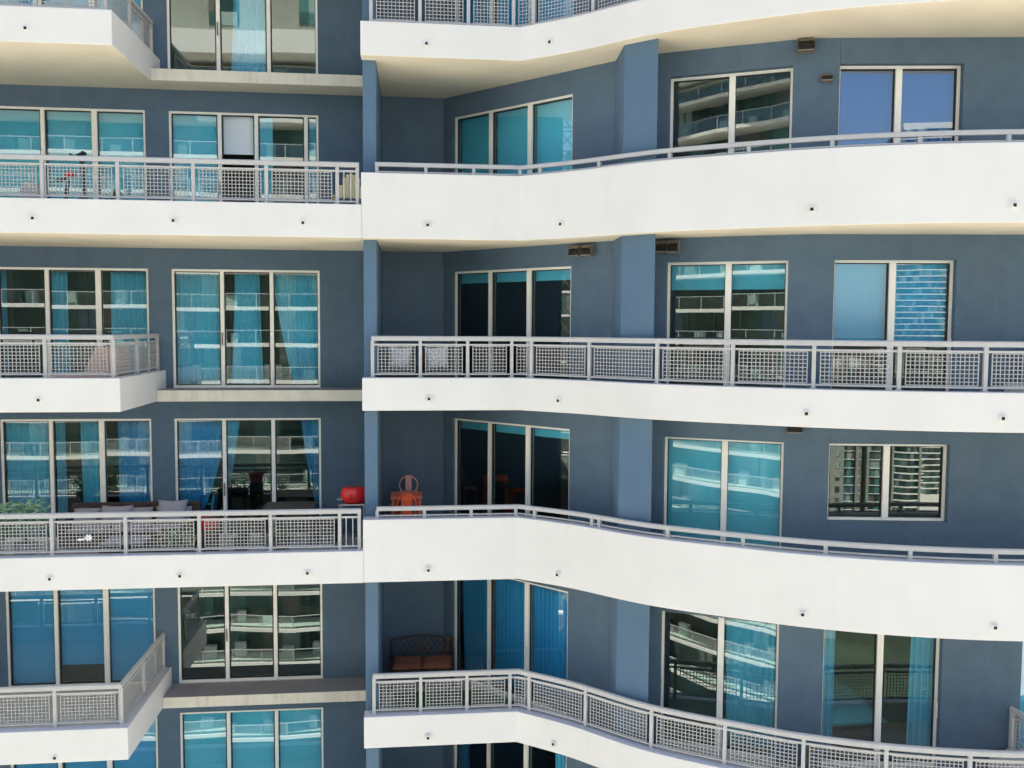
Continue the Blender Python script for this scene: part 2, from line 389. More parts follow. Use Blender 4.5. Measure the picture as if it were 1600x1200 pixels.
# ------------------------------------------------------------------ windows
def wpoint(w, s, inn=0.0):
    p0, p1 = V(WIN[w][1]), V(WIN[w][2]); d = p1 - p0; n = V((-d.y, d.x)).normalized()
    return p0 + d * s + n * inn
def spans(w, k):
    mu = WIN[w][3]
    if w == 'B' and k == 1: mu = (.335, .58, .915)
    e = [0] + list(mu) + [1]
    return [(e[i], e[i + 1]) for i in range(len(e) - 1)]
OPEN_PANE = {('B', 1, 1)}
for k, W in WINDOWS.items():
    for w, (wall, p0, p1, mu, zb, zt) in W.items():
        Lw = (V(p1) - V(p0)).length; d = (V(p1) - V(p0)) / Lw; n = V((-d.y, d.x))
        mb = MB()
        d3, n3 = V((d.x, d.y, 0)), V((n.x, n.y, 0))
        def piece(s0, s1, u0, u1, dep0=0.0, dep1=.11, mi=0):
            c = wpoint(w, 0) + d * (s0 + s1) / 2 + n * (dep0 + dep1) / 2
            mb.frame((c.x, c.y, (u0 + u1) / 2), d3 * (s1 - s0) / 2, n3 * (dep1 - dep0) / 2, V((0, 0, (u1 - u0) / 2)), mi)
        FW_ = .044
        piece(0, FW_, zb, zt); piece(Lw - FW_, Lw, zb, zt); piece(FW_, Lw - FW_, zt - FW_, zt); piece(FW_, Lw - FW_, zb, zb + .05 if w != 'E' or k != 3 else zb + FW_)
        sp = spans(w, k)
        for i, (a, b) in enumerate(sp[:-1]):
            hw = .036 if not (w in 'ACDE' and i == len(sp) - 2) else .050
            piece(b * Lw - hw, b * Lw + hw, zb + .05, zt - FW_, -.012, .09)
        # dark seals round each light, just behind the frame face
        for i, (a, b) in enumerate(sp):
            s0 = a * Lw + (FW_ if i == 0 else .038); s1 = b * Lw - (FW_ if i == len(sp) - 1 else .051)
            g = .014
            piece(s0, s0 + g, zb + .06, zt - FW_ - .001, .028, .08, 1); piece(s1 - g, s1, zb + .06, zt - FW_ - .001, .028, .08, 1)
            piece(s0 + g, s1 - g, zt - FW_ - g - .001, zt - FW_ - .001, .028, .08, 1); piece(s0 + g, s1 - g, zb + .052, zb + .052 + g, .028, .08, 1)
        win = mb.build('window', [M['alu'], M['gasket']], tower)
        gp = MB()
        for i, (a, b) in enumerate(sp):
            if (w, k, i) in OPEN_PANE: continue
            s0, s1 = a * Lw + .02, b * Lw - .02
            tw, tv = rnd.uniform(-.003, .003), rnd.uniform(-.002, .002)
            q = []
            for (s_, z_) in ((s0, zb + .03), (s1, zb + .03), (s1, zt - .03), (s0, zt - .03)):
                c = wpoint(w, 0) + d * s_ + n * (.055 + tw * (s_ - (s0 + s1) / 2) + tv * (z_ - (zb + zt) / 2))
                q.append((c.x, c.y, z_))
            gp.add(q, [(0, 1, 2, 3)])
        gp.build('pane', M['glass'], win, fixn=False)
        # pull handle
        if not (w == 'E' and k == 3):
            hs = {'A': sp[-1][0] * Lw, 'B': sp[0][1] * Lw, 'C': sp[-1][0] * Lw, 'D': .03, 'E': Lw - .03, 'F': .03}[w]
            hb = MB(); c = wpoint(w, 0) + d * hs; o_ = -n * .05
            for zz in (zb + .88, zb + 1.1):
                hb.bar((c.x, c.y, zz), (c.x + o_.x, c.y + o_.y, zz), .014)
            hb.bar((c.x + o_.x, c.y + o_.y, zb + .86), (c.x + o_.x, c.y + o_.y, zb + 1.12), .022)
            hb.build('door_handle', M['vent'] if w == 'B' else M['alu'], win)

# ------------------------------------------------------------------ railings
def plen(P):
    L = [0]
    for a, b in zip(P[:-1], P[1:]): L.append(L[-1] + (V(b) - V(a)).length)
    return L
def at_len(P, L, s):
    for i in range(len(P) - 1):
        if s <= L[i + 1] or i == len(P) - 2:
            t = (s - L[i]) / (L[i + 1] - L[i]); return V(P[i]) + (V(P[i + 1]) - V(P[i])) * t
def sub(P, L, s0, s1):
    return [at_len(P, L, s0)] + [V(P[i]) for i in range(len(P)) if s0 + .01 < L[i] < s1 - .01] + [at_len(P, L, s1)]
def proj_len(P, L, x, y):
    best = None
    for i in range(len(P) - 1):
        a, b = V(P[i]), V(P[i + 1]); d = b - a; t = max(0, min(1, (V((x, y)) - a).dot(d) / d.length_squared))
        q = a + d * t; e = (q - V((x, y))).length
        if best is None or e < best[0]: best = (e, L[i] + t * (L[i + 1] - L[i]))
    return best[1]
def rect(w, z0, z1): return [(-w / 2, z0), (-w / 2, z1), (w / 2, z1), (w / 2, z0)]
def railing(path, posts, z, short=False, bars=(), skip=()):
    P = [V(p) for p in path]; L = plen(P)
    ps = sorted(proj_len(P, L, *p) for p in posts)
    mb = MB()
    zt = z + (.205 if short else .735)
    h = .075 if short else .085
    w = .035
    mb.sweep(P, [(-w, zt - h), (-w, zt - .018), (-w + .016, zt), (w - .016, zt), (w, zt - .018), (w, zt - h)])
    rail = mb.build('railing', M['rail'], tower)
    mb = MB()
    if short: mb.sweep(P, rect(.03, z + .028, z + .052))
    else: mb.sweep(P, rect(.03, z + .565, z + .597)); mb.sweep(P, rect(.03, z + .045, z + .072))
    mb.build('lower_rails', M['rail'], rail)
    for s in ps:
        c = at_len(P, L, s); e = at_len(P, L, min(L[-1], s + .02)) - at_len(P, L, max(0, s - .02)); e.normalize()
        b = MB(); b.frame((c.x, c.y, z + (zt - h - z) / 2 - .001), V((e.x, e.y, 0)) * .029, V((-e.y, e.x, 0)) * .029, V((0, 0, (zt - h - z) / 2 - .001)))
        b.frame((c.x, c.y, z + .006), V((e.x, e.y, 0)) * .05, V((-e.y, e.x, 0)) * .05, V((0, 0, .006)))
        b.build('post', M['rail'], rail)
    if short: return rail
    for i in range(len(ps) - 1):
        a, b_ = ps[i], ps[i + 1]
        if b_ - a < .25 and i not in bars: continue
        mb = MB()
        if i in bars:
            for t in (.33, .67):
                c = at_len(P, L, a + (b_ - a) * t); mb.box(c.x - .008, c.y - .008, z + .072, c.x + .008, c.y + .008, z + .565)
            mb.build('baluster_panel', M['rail'], rail); continue
        s0, s1 = a + .095, b_ - .095
        if s1 - s0 < .12: s0, s1 = a + .05, b_ - .05
        Q = sub(P, L, s0, s1); zb, ze = z + .078, z + .560
        # the woven mesh as a fine steel lattice inside a flat frame
        mb.sweep(Q, rect(.016, ze - .014, ze)); mb.sweep(Q, rect(.016, zb, zb + .014))
        nr = 8; nc = max(2, round((s1 - s0) / .062))
        for r in range(1, nr): mb.sweep(Q, rect(.007, zb + (ze - zb) * r / nr - .006, zb + (ze - zb) * r / nr + .006))
        for c_ in range(nc + 1):
            s = s0 + (s1 - s0) * c_ / nc
            c = at_len(P, L, s); e = at_len(P, L, min(L[-1], s + .02)) - at_len(P, L, max(0, s - .02)); e.normalize()
            ww = .008 if c_ in (0, nc) else .006
            cc = c + V((-e.y, e.x)) * (0 if c_ in (0, nc) else .005)
            mb.frame((cc.x, cc.y, (zb + ze) / 2), V((e.x, e.y, 0)) * ww, V((-e.y, e.x, 0)) * (.008 if c_ in (0, nc) else .0035), V((0, 0, (ze - zb) / 2 - .002)))
        mb.build('mesh_panel', M['wire'], rail)
    return rail
RR = offset(EDGE_R, .15); RR[0] = V((-1.62, RR[0].y))
POST_M = [(-1.6, -2.65), (-.76, -2.65), (.08, -2.65), (.87, -2.65), (1.22, -2.79), (2.13, -3.51), (3.07, -4.41), (4.10, -5.07), (5.15, -5.66), (6.26, -6.1), (7.41, -6.4), (8.5, -6.58), (9.6, -6.64)]
POST_2 = [(-1.51, -2.65), (-.66, -2.65), (.18, -2.65), (1.0, -2.67), (1.34, -2.88), (2.24, -3.62), (3.2, -4.5), (4.25, -5.16), (5.31, -5.73), (6.43, -6.15), (7.6, -6.44), (8.7, -6.6)]
POST_4 = [(-1.53, -2.65), (-.69, -2.65), (.15, -2.65), (.96, -2.65), (1.29, -2.84), (2.19, -3.58), (2.30, -3.68), (3.26, -4.54), (4.29, -5.18), (5.37, -5.76), (6.49, -6.17), (7.65, -6.45), (8.75, -6.6)]
def cut(P, x): return [p for p in P if p.x < x]
RM = cut(RR, 10.4); RS = cut(RR, 10.4); RS[0] = V((-1.54, RS[0].y))
YR = -2.68
for k in (1, 3, 5):
    railing(RM, POST_M, fl(k) + TP)
    railing([(-10.8, YR), (-6.0, YR), (-5.985, -.06)], [(x, YR) for x in (-10.7, -9.5, -8.3, -7.1, -6.0)] + [(-5.99, -1.4), (-5.985, -.09)], fl(k) + TP)
for k in (0, 2, 4):
    P = POST_4 if k == 4 else POST_2
    railing(RS, P, fl(k) + PP, short=True)
    xs = [-10.75, -9.53, -8.3, -7.07, -5.85, -4.61, -3.39, -2.19, -1.845]
    railing([(-10.8, YR), (-1.815, YR)], [(x, YR) for x in xs], fl(k) + TP, bars=(7,))
# party divider between the right hand terraces: low kerb and a railing on it
for k in (1, 3, 5):
    z = fl(k)
    MB().box(8.62, -6.42, z, 9.55, -5.07, z + .40).build('party_kerb', M['curb'], tower, bevel=.05)
    railing([(8.98, -5.10), (9.05, -6.38)], [(8.98, -5.13), (9.01, -5.75), (9.05, -6.34)], z + .40)

# scupper spouts on the bands
SP_X = {1: [-7.2, -.65, 1.46], 2: [-7.17, -4.91, -2.76, -.63, 1.65, 5.01, 7.61], 3: [-7.16, -.61, 1.64, 5.01, 7.57], 4: [-7.06, -4.91, -2.74, -.62, 1.65, 5.03, 7.58], 5: [-7.06, -.63, 1.61, 5.02, 7.58]}
FRONT = [V((XL, -2.84)), V((-1.78, -2.815))] + EDGE_R[1:]
def front_at(x):
    for a, b in zip(FRONT[:-1], FRONT[1:]):
        if a.x <= x <= b.x:
            t = (x - a.x) / (b.x - a.x); d = (b - a).normalized(); return a + (b - a) * t, V((d.y, -d.x)), d
SPOUT_Z = {1: 0, 2: .02, 3: -.01, 4: -.01, 5: -.05}
for k, l in SP_X.items():
    for x in l:
        c, n, d = front_at(x); z = fl(k) + SPOUT_Z[k]
        if k == 5 and x < -5: z -= .07
        s = .03; L_ = .06; b = MB(); n3 = V((n.x, n.y, 0)); d3 = V((d.x, d.y, 0)); c3 = V((c.x, c.y, z)) + n3 * (L_ / 2 - .01)
        for sg in (-1, 1):
            b.frame(c3 + d3 * sg * s, d3 * .006, n3 * L_ / 2, V((0, 0, s + .006)))
            b.frame(c3 + V((0, 0, sg * s)), d3 * (s - .006), n3 * L_ / 2, V((0, 0, .006)))
        b.frame(V((c.x, c.y, z)) + n3 * .004, d3 * .055, n3 * .004, V((0, 0, .055)))
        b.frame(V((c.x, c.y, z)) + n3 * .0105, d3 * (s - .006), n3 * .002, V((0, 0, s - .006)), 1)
        b.frame(V((c.x, c.y, z)) + n3 * (L_ - .013), d3 * (s - .007), n3 * .002, V((0, 0, s - .007)), 1)  # black plate at the mouth stands for the shade in the pipe
        b.build('drain_spout', [M['white'], M['holeshade']], tower)
# exhaust hoods under the soffits
def hood(x, y, nx, ny, z, w, h, dep):
    n = V((nx, ny, 0)).normalized(); d = V((-n.y, n.x, 0)); c = V((x, y, z)); b = MB()
    pr = [(0, -h / 2), (dep, -h / 2), (dep, h * .2), (dep * .55, h / 2), (0, h / 2)]
    vs = [c + d * sg * w / 2 + n * a + V((0, 0, q)) for sg in (-1, 1) for a, q in pr]
    # closed top, back and sides, open mouth facing down and out
    b.add(vs, [(0, 1, 2, 3, 4), (9, 8, 7, 6, 5), (2, 7, 8, 3), (3, 8, 9, 4), (0, 4, 9, 5)])
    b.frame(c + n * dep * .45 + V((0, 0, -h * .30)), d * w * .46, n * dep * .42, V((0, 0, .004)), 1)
    b.frame(c + n * (dep - .005) + V((0, 0, -h / 2 + .012)), d * w / 2, n * .006, V((0, 0, .012)))
    b.frame(c + n * (dep - .012) + V((0, 0, -h * .22)), d * w * .44, n * .003, V((0, 0, h * .22)), 1)  # black plate across the mouth paints the hood's inner shade
    b.build('vent_hood', [M['vent'], M['holeshade']], tower)
hood(5.39, -4.515, -.33, -.95, -3.36, .25, .22, .16); hood(5.70, -4.61, -.2, -.98, -3.88, .17, .12, .1)
for x, y in ((2.10, -2.455), (2.28, -2.64)): hood(x, y, -.715, -.699, -6.50, .22, .20, .16)
hood(3.36, -3.535, -.44, -.9, -6.50, .19, .2, .15); hood(3.54, -3.625, -.44, -.9, -6.50, .19, .22, .17)
hood(5.37, -4.505, -.33, -.94, -9.49, .24, .2, .16)

# ------------------------------------------------------------------ blinds and curtains behind the panes
ST = ['top storey', 'second storey down', 'third storey down', 'fourth storey down', 'fifth storey down', 'lowest storey']
WN = {'A': 'far left window', 'B': 'window by fin wall', 'C': 'recess window', 'D': 'window beside column', 'E': 'second window past column', 'F': 'right edge window'}
def pname(w, k, i):
    n = len(spans(w, k))
    return {2: ['left', 'right'], 3: ['left', 'middle', 'right'], 4: ['leftmost', 'open second', 'third', 'narrow last']}[n][i]
def win_z(w, k): return (fl(4) + 1.157 if (w == 'E' and k == 3) else fl(k + 1)), fl(k) + HD
def blind(w, k, i, drop=1.0, m='blind', a=None, b=None):
    s0, s1 = spans(w, k)[i]; zb, zt = win_z(w, k); Lw = (V(WIN[w][2]) - V(WIN[w][1])).length
    s0 += .045 / Lw; s1 -= .045 / Lw
    if a is not None: s0, s1 = s0 + (s1 - s0) * a, s0 + (s1 - s0) * b
    zl = zt - .07 - (zt - zb - .12) * drop; mb = MB()
    p, q = wpoint(w, s0, .15), wpoint(w, s1, .15); d = (q - p).normalized(); n = V((-d.y, d.x, 0))
    c = (p + q) / 2; hl = (q - p).length / 2; d3 = V((d.x, d.y, 0))
    mb.frame((c.x, c.y, (zl + zt - .05) / 2), d3 * hl, n * .002, V((0, 0, (zt - .05 - zl) / 2)))
    mb.frame((c.x, c.y, zl), d3 * hl, n * .009, V((0, 0, .012)))
    mb.tube([(p.x + n.x * .03, p.y + n.y * .03, zt - .06), (q.x + n.x * .03, q.y + n.y * .03, zt - .06)], .03, 8)
    how = 'drawn right down' if drop > .95 else 'drawn most of the way' if drop > .6 else 'half drawn' if drop > .3 else 'rolled nearly up'
    tag(mb.build('roller_blind', M[m], None), f"{'reflected-sky blue' if m == 'blindsky' else 'blue' if m == 'blindblue' else 'white'} roller blind {how}, {pname(w, k, i)} pane, {WN[w]}, {ST[k]}", 'blind', 'roller blinds behind the window panes')
def curtain(w, k, i, tl, tr, bl, br, zlo=0.0, m='curtain', how='hanging straight', mid=None):
    """tl..tr top span, bl..br foot span as fractions of the pane; mid = (z fraction, l, r) tie-back waist"""
    s0, s1 = spans(w, k)[i]; zb, zt = win_z(w, k); zb += .05; zt -= .06; nz = 14; n_ = 60; vs = []; fs = []
    ph = rnd.uniform(0, 6)
    fr = max(3, 9 * (tr - tl) * (s1 - s0) * (V(WIN[w][2]) - V(WIN[w][1])).length / .9)
    for a in range(nz + 1):
        u = a / nz; z = zt + (zb + zlo - zt) * u
        if mid and u < mid[0]: t = (u / mid[0]) ** 1.6; l, r = tl + (mid[1] - tl) * t, tr + (mid[2] - tr) * t
        elif mid: t = (u - mid[0]) / (1 - mid[0]); l, r = mid[1] + (bl - mid[1]) * t, mid[2] + (br - mid[2]) * t
        else: t = u ** 1.3; l, r = tl + (bl - tl) * t, tr + (br - tr) * t
        for j in range(n_ + 1):
            f = j / n_; s = s0 + (s1 - s0) * (l + (r - l) * f)
            s = min(max(s, s0 + .01), s1 - .01)
            p = wpoint(w, s, .17 + .035 * math.sin(2 * math.pi * fr * f + ph + .3 * math.sin(3 * u)) + .012 * math.sin(5.3 * fr * f + 2))
            vs.append((p.x, p.y, z))
    m_ = n_ + 1
    for a in range(nz):
        for j in range(n_): fs.append((a * m_ + j, (a + 1) * m_ + j, (a + 1) * m_ + j + 1, a * m_ + j + 1))
    ob = MB().add(vs, fs).build('curtain', M[m], None, smooth=True)
    so = ob.modifiers.new('Thick', 'SOLIDIFY'); so.thickness = .004
    tag(ob, f"{'blue' if m == 'curtainblue' else 'pale'} curtain {how}, {pname(w, k, i)} pane, {WN[w]}, {ST[k]}", 'curtain', 'curtains behind the window panes')
# top storey
for i in range(3): blind('C', 0, i, 1, 'blindblue')
for i in range(3): blind('A', 0, i, 1, 'blindblue')
curtain('B', 0, 1, .3, .95, .2, 1, 0, how='filling the glass')
# second storey
for i in range(3): blind('A', 1, i)
blind('B', 1, 0); blind('B', 1, 1, .30); blind('B', 1, 2, 1, 'blind', 0, .28); blind('B', 1, 3)
for i in range(3): blind('C', 1, i, 1, 'blind')
for i in range(2): blind('E', 1, i, 1, 'blindsky')
# third storey
curtain('A', 2, 0, 0, .12, 0, .12, how='drawn back'); curtain('A', 2, 1, 0, .33, 0, .33, how='drawn to one side'); curtain('A', 2, 2, .2, 1, .18, 1)
curtain('B', 2, 0, .05, 1, .05, 1, how='hanging in even folds'); curtain('B', 2, 1, .22, .72, .12, .78, how='gathered in the middle'); curtain('B', 2, 2, .0, .98, .42, .98, how='swept to one side')
for i in range(3): blind('C', 2, i, .07)
for i in range(2): blind('D', 2, i, .17)
for i in range(2): blind('E', 2, i, .56, 'blindblue')
# fourth storey
curtain('A', 3, 0, 0, 1, 0, 1); curtain('A', 3, 1, 0, .22, 0, .24, how='drawn back'); curtain('A', 3, 1, .5, 1, .55, 1, how='half closed'); curtain('A', 3, 2, .25, .98, .25, .98, m='curtainblue')
curtain('B', 3, 0, .02, 1, .02, .35, m='curtainblue', how='swept back by a tie', mid=(.72, .02, .6)); curtain('B', 3, 1, 0, .28, 0, .03, .9, how='tied back high'); curtain('B', 3, 2, .55, .99, .93, .99, .2, m='curtainblue', how='tied against the frame')
for i in range(3): blind('C', 3, i, .06)
for i in range(2): blind('D', 3, i)
# fifth storey
blind('A', 4, 0, 1, 'blindblue'); blind('A', 4, 1, .84, 'blindblue'); blind('A', 4, 2, 1, 'blindblue')
for i in range(3): curtain('C', 4, i, .1 if i == 0 else 0, 1, .15 if i == 0 else 0, 1, m='curtainblue')
curtain('D', 4, 1, .05, 1, .1, 1, how='closed in narrow pleats'); curtain('E', 4, 0, 0, .27, 0, .27, how='drawn back'); curtain('E', 4, 1, .58, 1, .55, 1, how='drawn back'); blind('F', 4, 0)
# lowest storey
for w in 'AB':
    for i in range(3): blind(w, 5, i, 1, 'blind' if w == 'B' else 'blindblue')
curtain('C', 5, 0, .0, .75, .05, .3, m='curtainblue', how='tied back', mid=(.35, .05, .25)); curtain('C', 5, 2, .6, 1, .6, 1, how='drawn aside')

# ------------------------------------------------------------------ things on the balconies
def leafy(parent, name, c, rx, ry, h, n, size, m, droop=.3, seed=1):
    r_ = random.Random(seed); mb = MB()
    for _ in range(n):
        t = r_.uniform(0, 2 * math.pi); rr = r_.random() ** .5; z = r_.random()
        p = V((c[0] + rx * rr * math.cos(t), c[1] + ry * rr * math.sin(t), c[2] + h * z))
        a = r_.uniform(0, 2 * math.pi); el = r_.uniform(-droop, .9); L = size * r_.uniform(.6, 1.2); w = L * .32
        d = V((math.cos(a) * math.cos(el), math.sin(a) * math.cos(el), math.sin(el))); sd = d.cross(V((0, 0, 1))).normalized(); up = sd.cross(d)
        q = [p, p + d * L * .3 + sd * w * .5, p + d * L * .6 + sd * w * .45 - up * .01, p + d * L - up * L * .12, p + d * L * .6 - sd * w * .45 - up * .01, p + d * L * .3 - sd * w * .5, p + d * L * .5 + up * w * .12]
        mb.add(q, [(0, 1, 6), (1, 2, 6), (2, 3, 6), (3, 4, 6), (4, 5, 6), (5, 0, 6)])
    return mb.build(name, m, parent, fixn=False)
def stems(parent, base, tops, r=.008):
    mb = MB()
    for t in tops:
        b, t = V(base), V(t); mid = (b + t) / 2 + V((0, 0, .05)); mb.tube([b, mid, t], [r, r * .8, r * .5], 6)
    return mb.build('stem', M['leaf'], parent, smooth=True)
def pot_plant(name, x, y, z, r, h, label, leafm, n, rx, hh, size, seed, potm='pot', lift=.0, group=None):
    t = empty(name, (x, y, z), label, 'potted plant', group)
    MB().lathe((x, y, z), [(r * .72, 0), (r, h * .9), (r * 1.06, h * .92), (r * 1.06, h), (r * .9, h), (r * .88, h * .93), (.01, h * .93)], 20).build('plant_pot', M[potm], t, smooth=False)
    stems(t, (x, y, z + h * .9), [(x + math.cos(a) * rx * .6, y + math.sin(a) * rx * .5, z + h + lift + hh * .6) for a in (0, 1.3, 2.5, 3.8, 5)])
    leafy(t, 'foliage', (x, y, z + h + lift), rx, rx * .8, hh, n, size, leafm, seed=seed)
    return t

# --- second storey deck, left (slab 2)
z = fl(2)
t = empty('exercise_bike', (-7.1, -1.25, z), 'black exercise bike with a red seat behind the left railing, second storey', 'exercise bike')
x, y = -7.1, -1.25
MB().bar((x - .32, y - .22, z + .03), (x - .32, y + .22, z + .03), .05).bar((x + .3, y - .22, z + .03), (x + .3, y + .22, z + .03), .05).bar((x - .32, y, z + .05), (x + .3, y, z + .05), .05).build('base', M['black'], t)
MB().bar((x + .24, y, z + .06), (x + .17, y, z + 1.27), .07).bar((x - .2, y, z + .06), (x - .08, y, z + .92), .055).bar((x - .2, y, z + .35), (x + .2, y, z + .6), .06).build('frame', M['black'], t)
MB().pillow((x - .04, y, z + 1.0), (.09, 0, .01), (0, .09, 0), (0, 0, .05)).build('seat', M['red'], t, smooth=True)
MB().tube([(x - .08, y, z + .93), (x - .2, y, z + .90), (x - .3, y, z + .90)], .035, 8).build('saddle_bracket', M['black'], t)
MB().tube([(x + .03, y - .2, z + 1.34), (x + .12, y - .2, z + 1.28), (x + .18, y, z + 1.27), (x + .12, y + .2, z + 1.28), (x + .03, y + .2, z + 1.34)], .02, 8).build('handlebar', M['black'], t)
MB().frame((x + .16, y, z + 1.37), (.07, 0, .04), (0, .09, 0), (-.01, 0, .018)).build('console', M['black'], t, bevel=.01)
fw = MB(); fw.tube([(x + .05 + .19 * math.cos(a), y, z + .34 + .19 * math.sin(a)) for a in [i * math.pi / 10 for i in range(20)]], .03, 8, closed=True)
for a in range(5): fw.bar((x + .05, y, z + .34), (x + .05 + .18 * math.cos(a * 1.257), y, z + .34 + .18 * math.sin(a * 1.257)), .015)
fw.build('flywheel', M['black'], t)
for s in (-1, 1): MB().frame((x + .05 + s * .14, y + s * .13, z + .34 + s * .05), (.05, 0, 0), (0, .04, 0), (0, 0, .012)).build('pedal', M['orange'], t)
x, y = -7.72, -1.5
t = empty('round_stool', (x, y, z), 'pale grey round stool with a domed top at the left of the second storey deck', 'stool')
MB().lathe((x, y, z), [(.05, 0), (.17, .02), (.20, .2), (.20, .60), (.18, .72), (.10, .80), (.01, .82)], 24).build('cushion_body', M['pouf'], t, smooth=True)
MB().tube([(x + .202 * math.cos(a), y + .202 * math.sin(a), z + .50) for a in [i * math.pi / 12 for i in range(24)]], .008, 6, closed=True).build('piping', M['pouf'], t)
pot_plant('potted_plant', -6.35, -1.4, z, .13, .3, 'small dark leafy plant in a black pot behind the left railing, second storey', M['leaf'], 70, .2, .38, .16, 4, 'black')
# cream yellow slatted chair beside the fin wall
x, y = -2.03, -1.75
t = empty('garden_chair', (x, y, z), 'cream yellow round-backed slatted chair in the deck corner beside the fin wall', 'chair')
for i in range(7):
    u = -1 + 2 * i / 6; top = 1.09 - .22 * abs(u) ** 2.6
    a, b = (x + u * .19, y + .16 - .02 * u * u, z + .62), (x + u * .195, y + .26 - .05 * u * u, z + top)
    mb = MB().bar(a, b, .066, .025, up=(0, -1, 0)); c = V(b)
    mb.build('back_slat', M['yellow'], t, bevel=.02)
mb = MB()
for i in range(5): mb.box(x - .23, y - .28 + i * .1, z + .38 - i * .004, x + .23, y - .19 + i * .1, z + .40 - i * .004)
mb.build('seat', M['yellow'], t, bevel=.006)
for s in (-1, 1):
    MB().prism([(x + s * .26 - .05, y - .38), (x + s * .26 + .05, y - .38), (x + s * .26 + .06, y - .2), (x + s * .26 + .03, y + .22), (x + s * .26 - .03, y + .22), (x + s * .26 - .06, y - .2)], z + .58, z + .605).build('armrest', M['yellow'], t, bevel=.008)
    MB().bar((x + s * .26, y - .3, z), (x + s * .26, y - .28, z + .58), .05, .025).build('leg', M['yellow'], t)
    MB().bar((x + s * .24, y + .28, z), (x + s * .24, y + .08, z + .39), .05, .025).build('leg', M['yellow'], t)

# --- third storey deck, left (slab 3): tan lounger
z = fl(3); x, y = -6.62, -1.55
t = empty('lounge_chair', (x, y, z), 'tan fabric reclining lounger at the railing corner, third storey left', 'lounger')
MB().frame((x - .40, y, z + .32), (.33, 0, 0), (0, .28, 0), (0, 0, .03)).build('seat', M['tan'], t, bevel=.02)
MB().frame((x + .12, y, z + .58), (.21, 0, .29), (0, .28, 0), (-.024, 0, .018)).build('backrest', M['tan'], t, bevel=.02)
MB().prism([(x - .05, y - .285), (x + .34, y - .285), (x + .34, y - .265), (x - .05, y - .265)], z + .29, z + .31).build('side_rail', M['tan'], t)
for s in (-1, 1):
    q = y + s * .29
    MB().add([(x - .24, q + e, z + .24) for e in (0, s * .015)] + [(x + .45, q + e, z + .24) for e in (0, s * .015)] + [(x + .45, q + e, z + .86) for e in (0, s * .015)] + [(x + .06, q + e, z + .86) for e in (0, s * .015)], [(0, 2, 4, 6), (7, 5, 3, 1), (0, 1, 3, 2), (2, 3, 5, 4), (4, 5, 7, 6), (6, 7, 1, 0)]).build('side_panel', M['tan'], t)
    for dx in (-.66, .28): MB().bar((x + dx, y + s * .25, z), (x + dx, y + s * .25, z + .30), .04).build('leg', M['brown'], t)

# --- third storey deck, right: dark seat with white cushions
for j, x in enumerate((-1.17, -.46)):
    y = -1.62
    t = empty('patio_chair', (x, y, z), f"dark brown wicker patio chair {'next to the fin wall' if j == 0 else 'nearer the slanting window'} behind the railing, third storey", 'chair', 'dark patio chairs with white cushions')
    MB().frame((x, y, z + .34), (.27, 0, 0), (0, .28, 0), (0, 0, .05)).build('seat', M['brown'], t, bevel=.015)
    MB().frame((x, y + .29, z + .56), (.27, 0, 0), (0, .03, .01), (0, .03, .20)).build('backrest', M['brown'], t, bevel=.015)
    for s in (-1, 1):
        MB().frame((x + s * .30, y, z + .44), (.03, 0, 0), (0, .28, 0), (0, 0, .15)).build('armrest', M['brown'], t, bevel=.01)
        for dy in (-.25, .25): MB().box(x + s * .29 - .02, y + dy - .02, z, x + s * .29 + .02, y + dy + .02, z + .29).build('leg', M['brown'], t)
    a = (-.06, .09)[j]
    tag(MB().pillow((x + .02, y + .08, z + .66), (.225 * math.cos(a), 0, .225 * math.sin(a)), (-.21 * math.sin(a), .06, .225 * math.cos(a)), (0, -.085, .02)).build('cushion', M['whitecush'], None, smooth=True),
        f"plump white square cushion standing on the dark patio chair {'next to the fin wall' if j == 0 else 'nearer the slanting window'}", 'cushion', 'white cushions on the patio chairs')

# --- fourth storey deck, left (slab 4)
z = fl(4)
def sofa(x0, x1, yb, yf, label):
    t = empty('outdoor_sofa', ((x0 + x1) / 2, (yb + yf) / 2, z), label, 'sofa')
    MB().box(x0, yf, z + .06, x1, yb, z + .30).build('base', M['brown'], t, bevel=.01)
    MB().box(x0, yb - .10, z + .301, x1, yb, z + .80).build('backrest', M['brown'], t, bevel=.015)
    for xx in (x0, x1 - .11): MB().box(xx, yf, z + .302, xx + .11, yb - .102, z + .56).build('armrest', M['brown'], t, bevel=.015)
    n = 3; w = (x1 - x0 - .24) / n
    for i in range(n):
        MB().pillow((x0 + .12 + w * (i + .5), (yb - .1 + yf) / 2, z + .375), (w * .5, 0, 0), (0, (yb - .1 - yf) / 2, 0), (0, 0, .075), pinch=.03).build('seat_cushion', M['greycush'], t, smooth=True)
        MB().pillow((x0 + .12 + w * (i + .5), yb - .19, z + .57), (w * .47, 0, 0), (0, .05, .15), (0, -.07, .02), pinch=.06).build('back_cushion', M['greycush'], t, smooth=True)
    return t
sofa(-7.62, -5.15, -.22, -1.0, 'long brown wicker outdoor sofa with grey cushions against the glass, fourth storey')
def scatter(x, y, zz, hw, hh, tilt, label):
    tag(MB().pillow((x, y, zz), (hw, 0, 0), (0, .12, hh), (0, -.07, .03)).build('cushion', M['greycush'], None, smooth=True), label, 'cushion', 'loose grey cushions on the outdoor sofa')
scatter(-5.62, -.62, z + .66, .29, .23, 0, 'big grey square cushion at the right end of the long wicker sofa')
scatter(-6.68, -.62, z + .60, .30, .19, 0, 'low grey cushion in the middle of the long wicker sofa')
scatter(-7.25, -.62, z + .57, .25, .17, 0, 'small grey cushion at the plant end of the long wicker sofa')
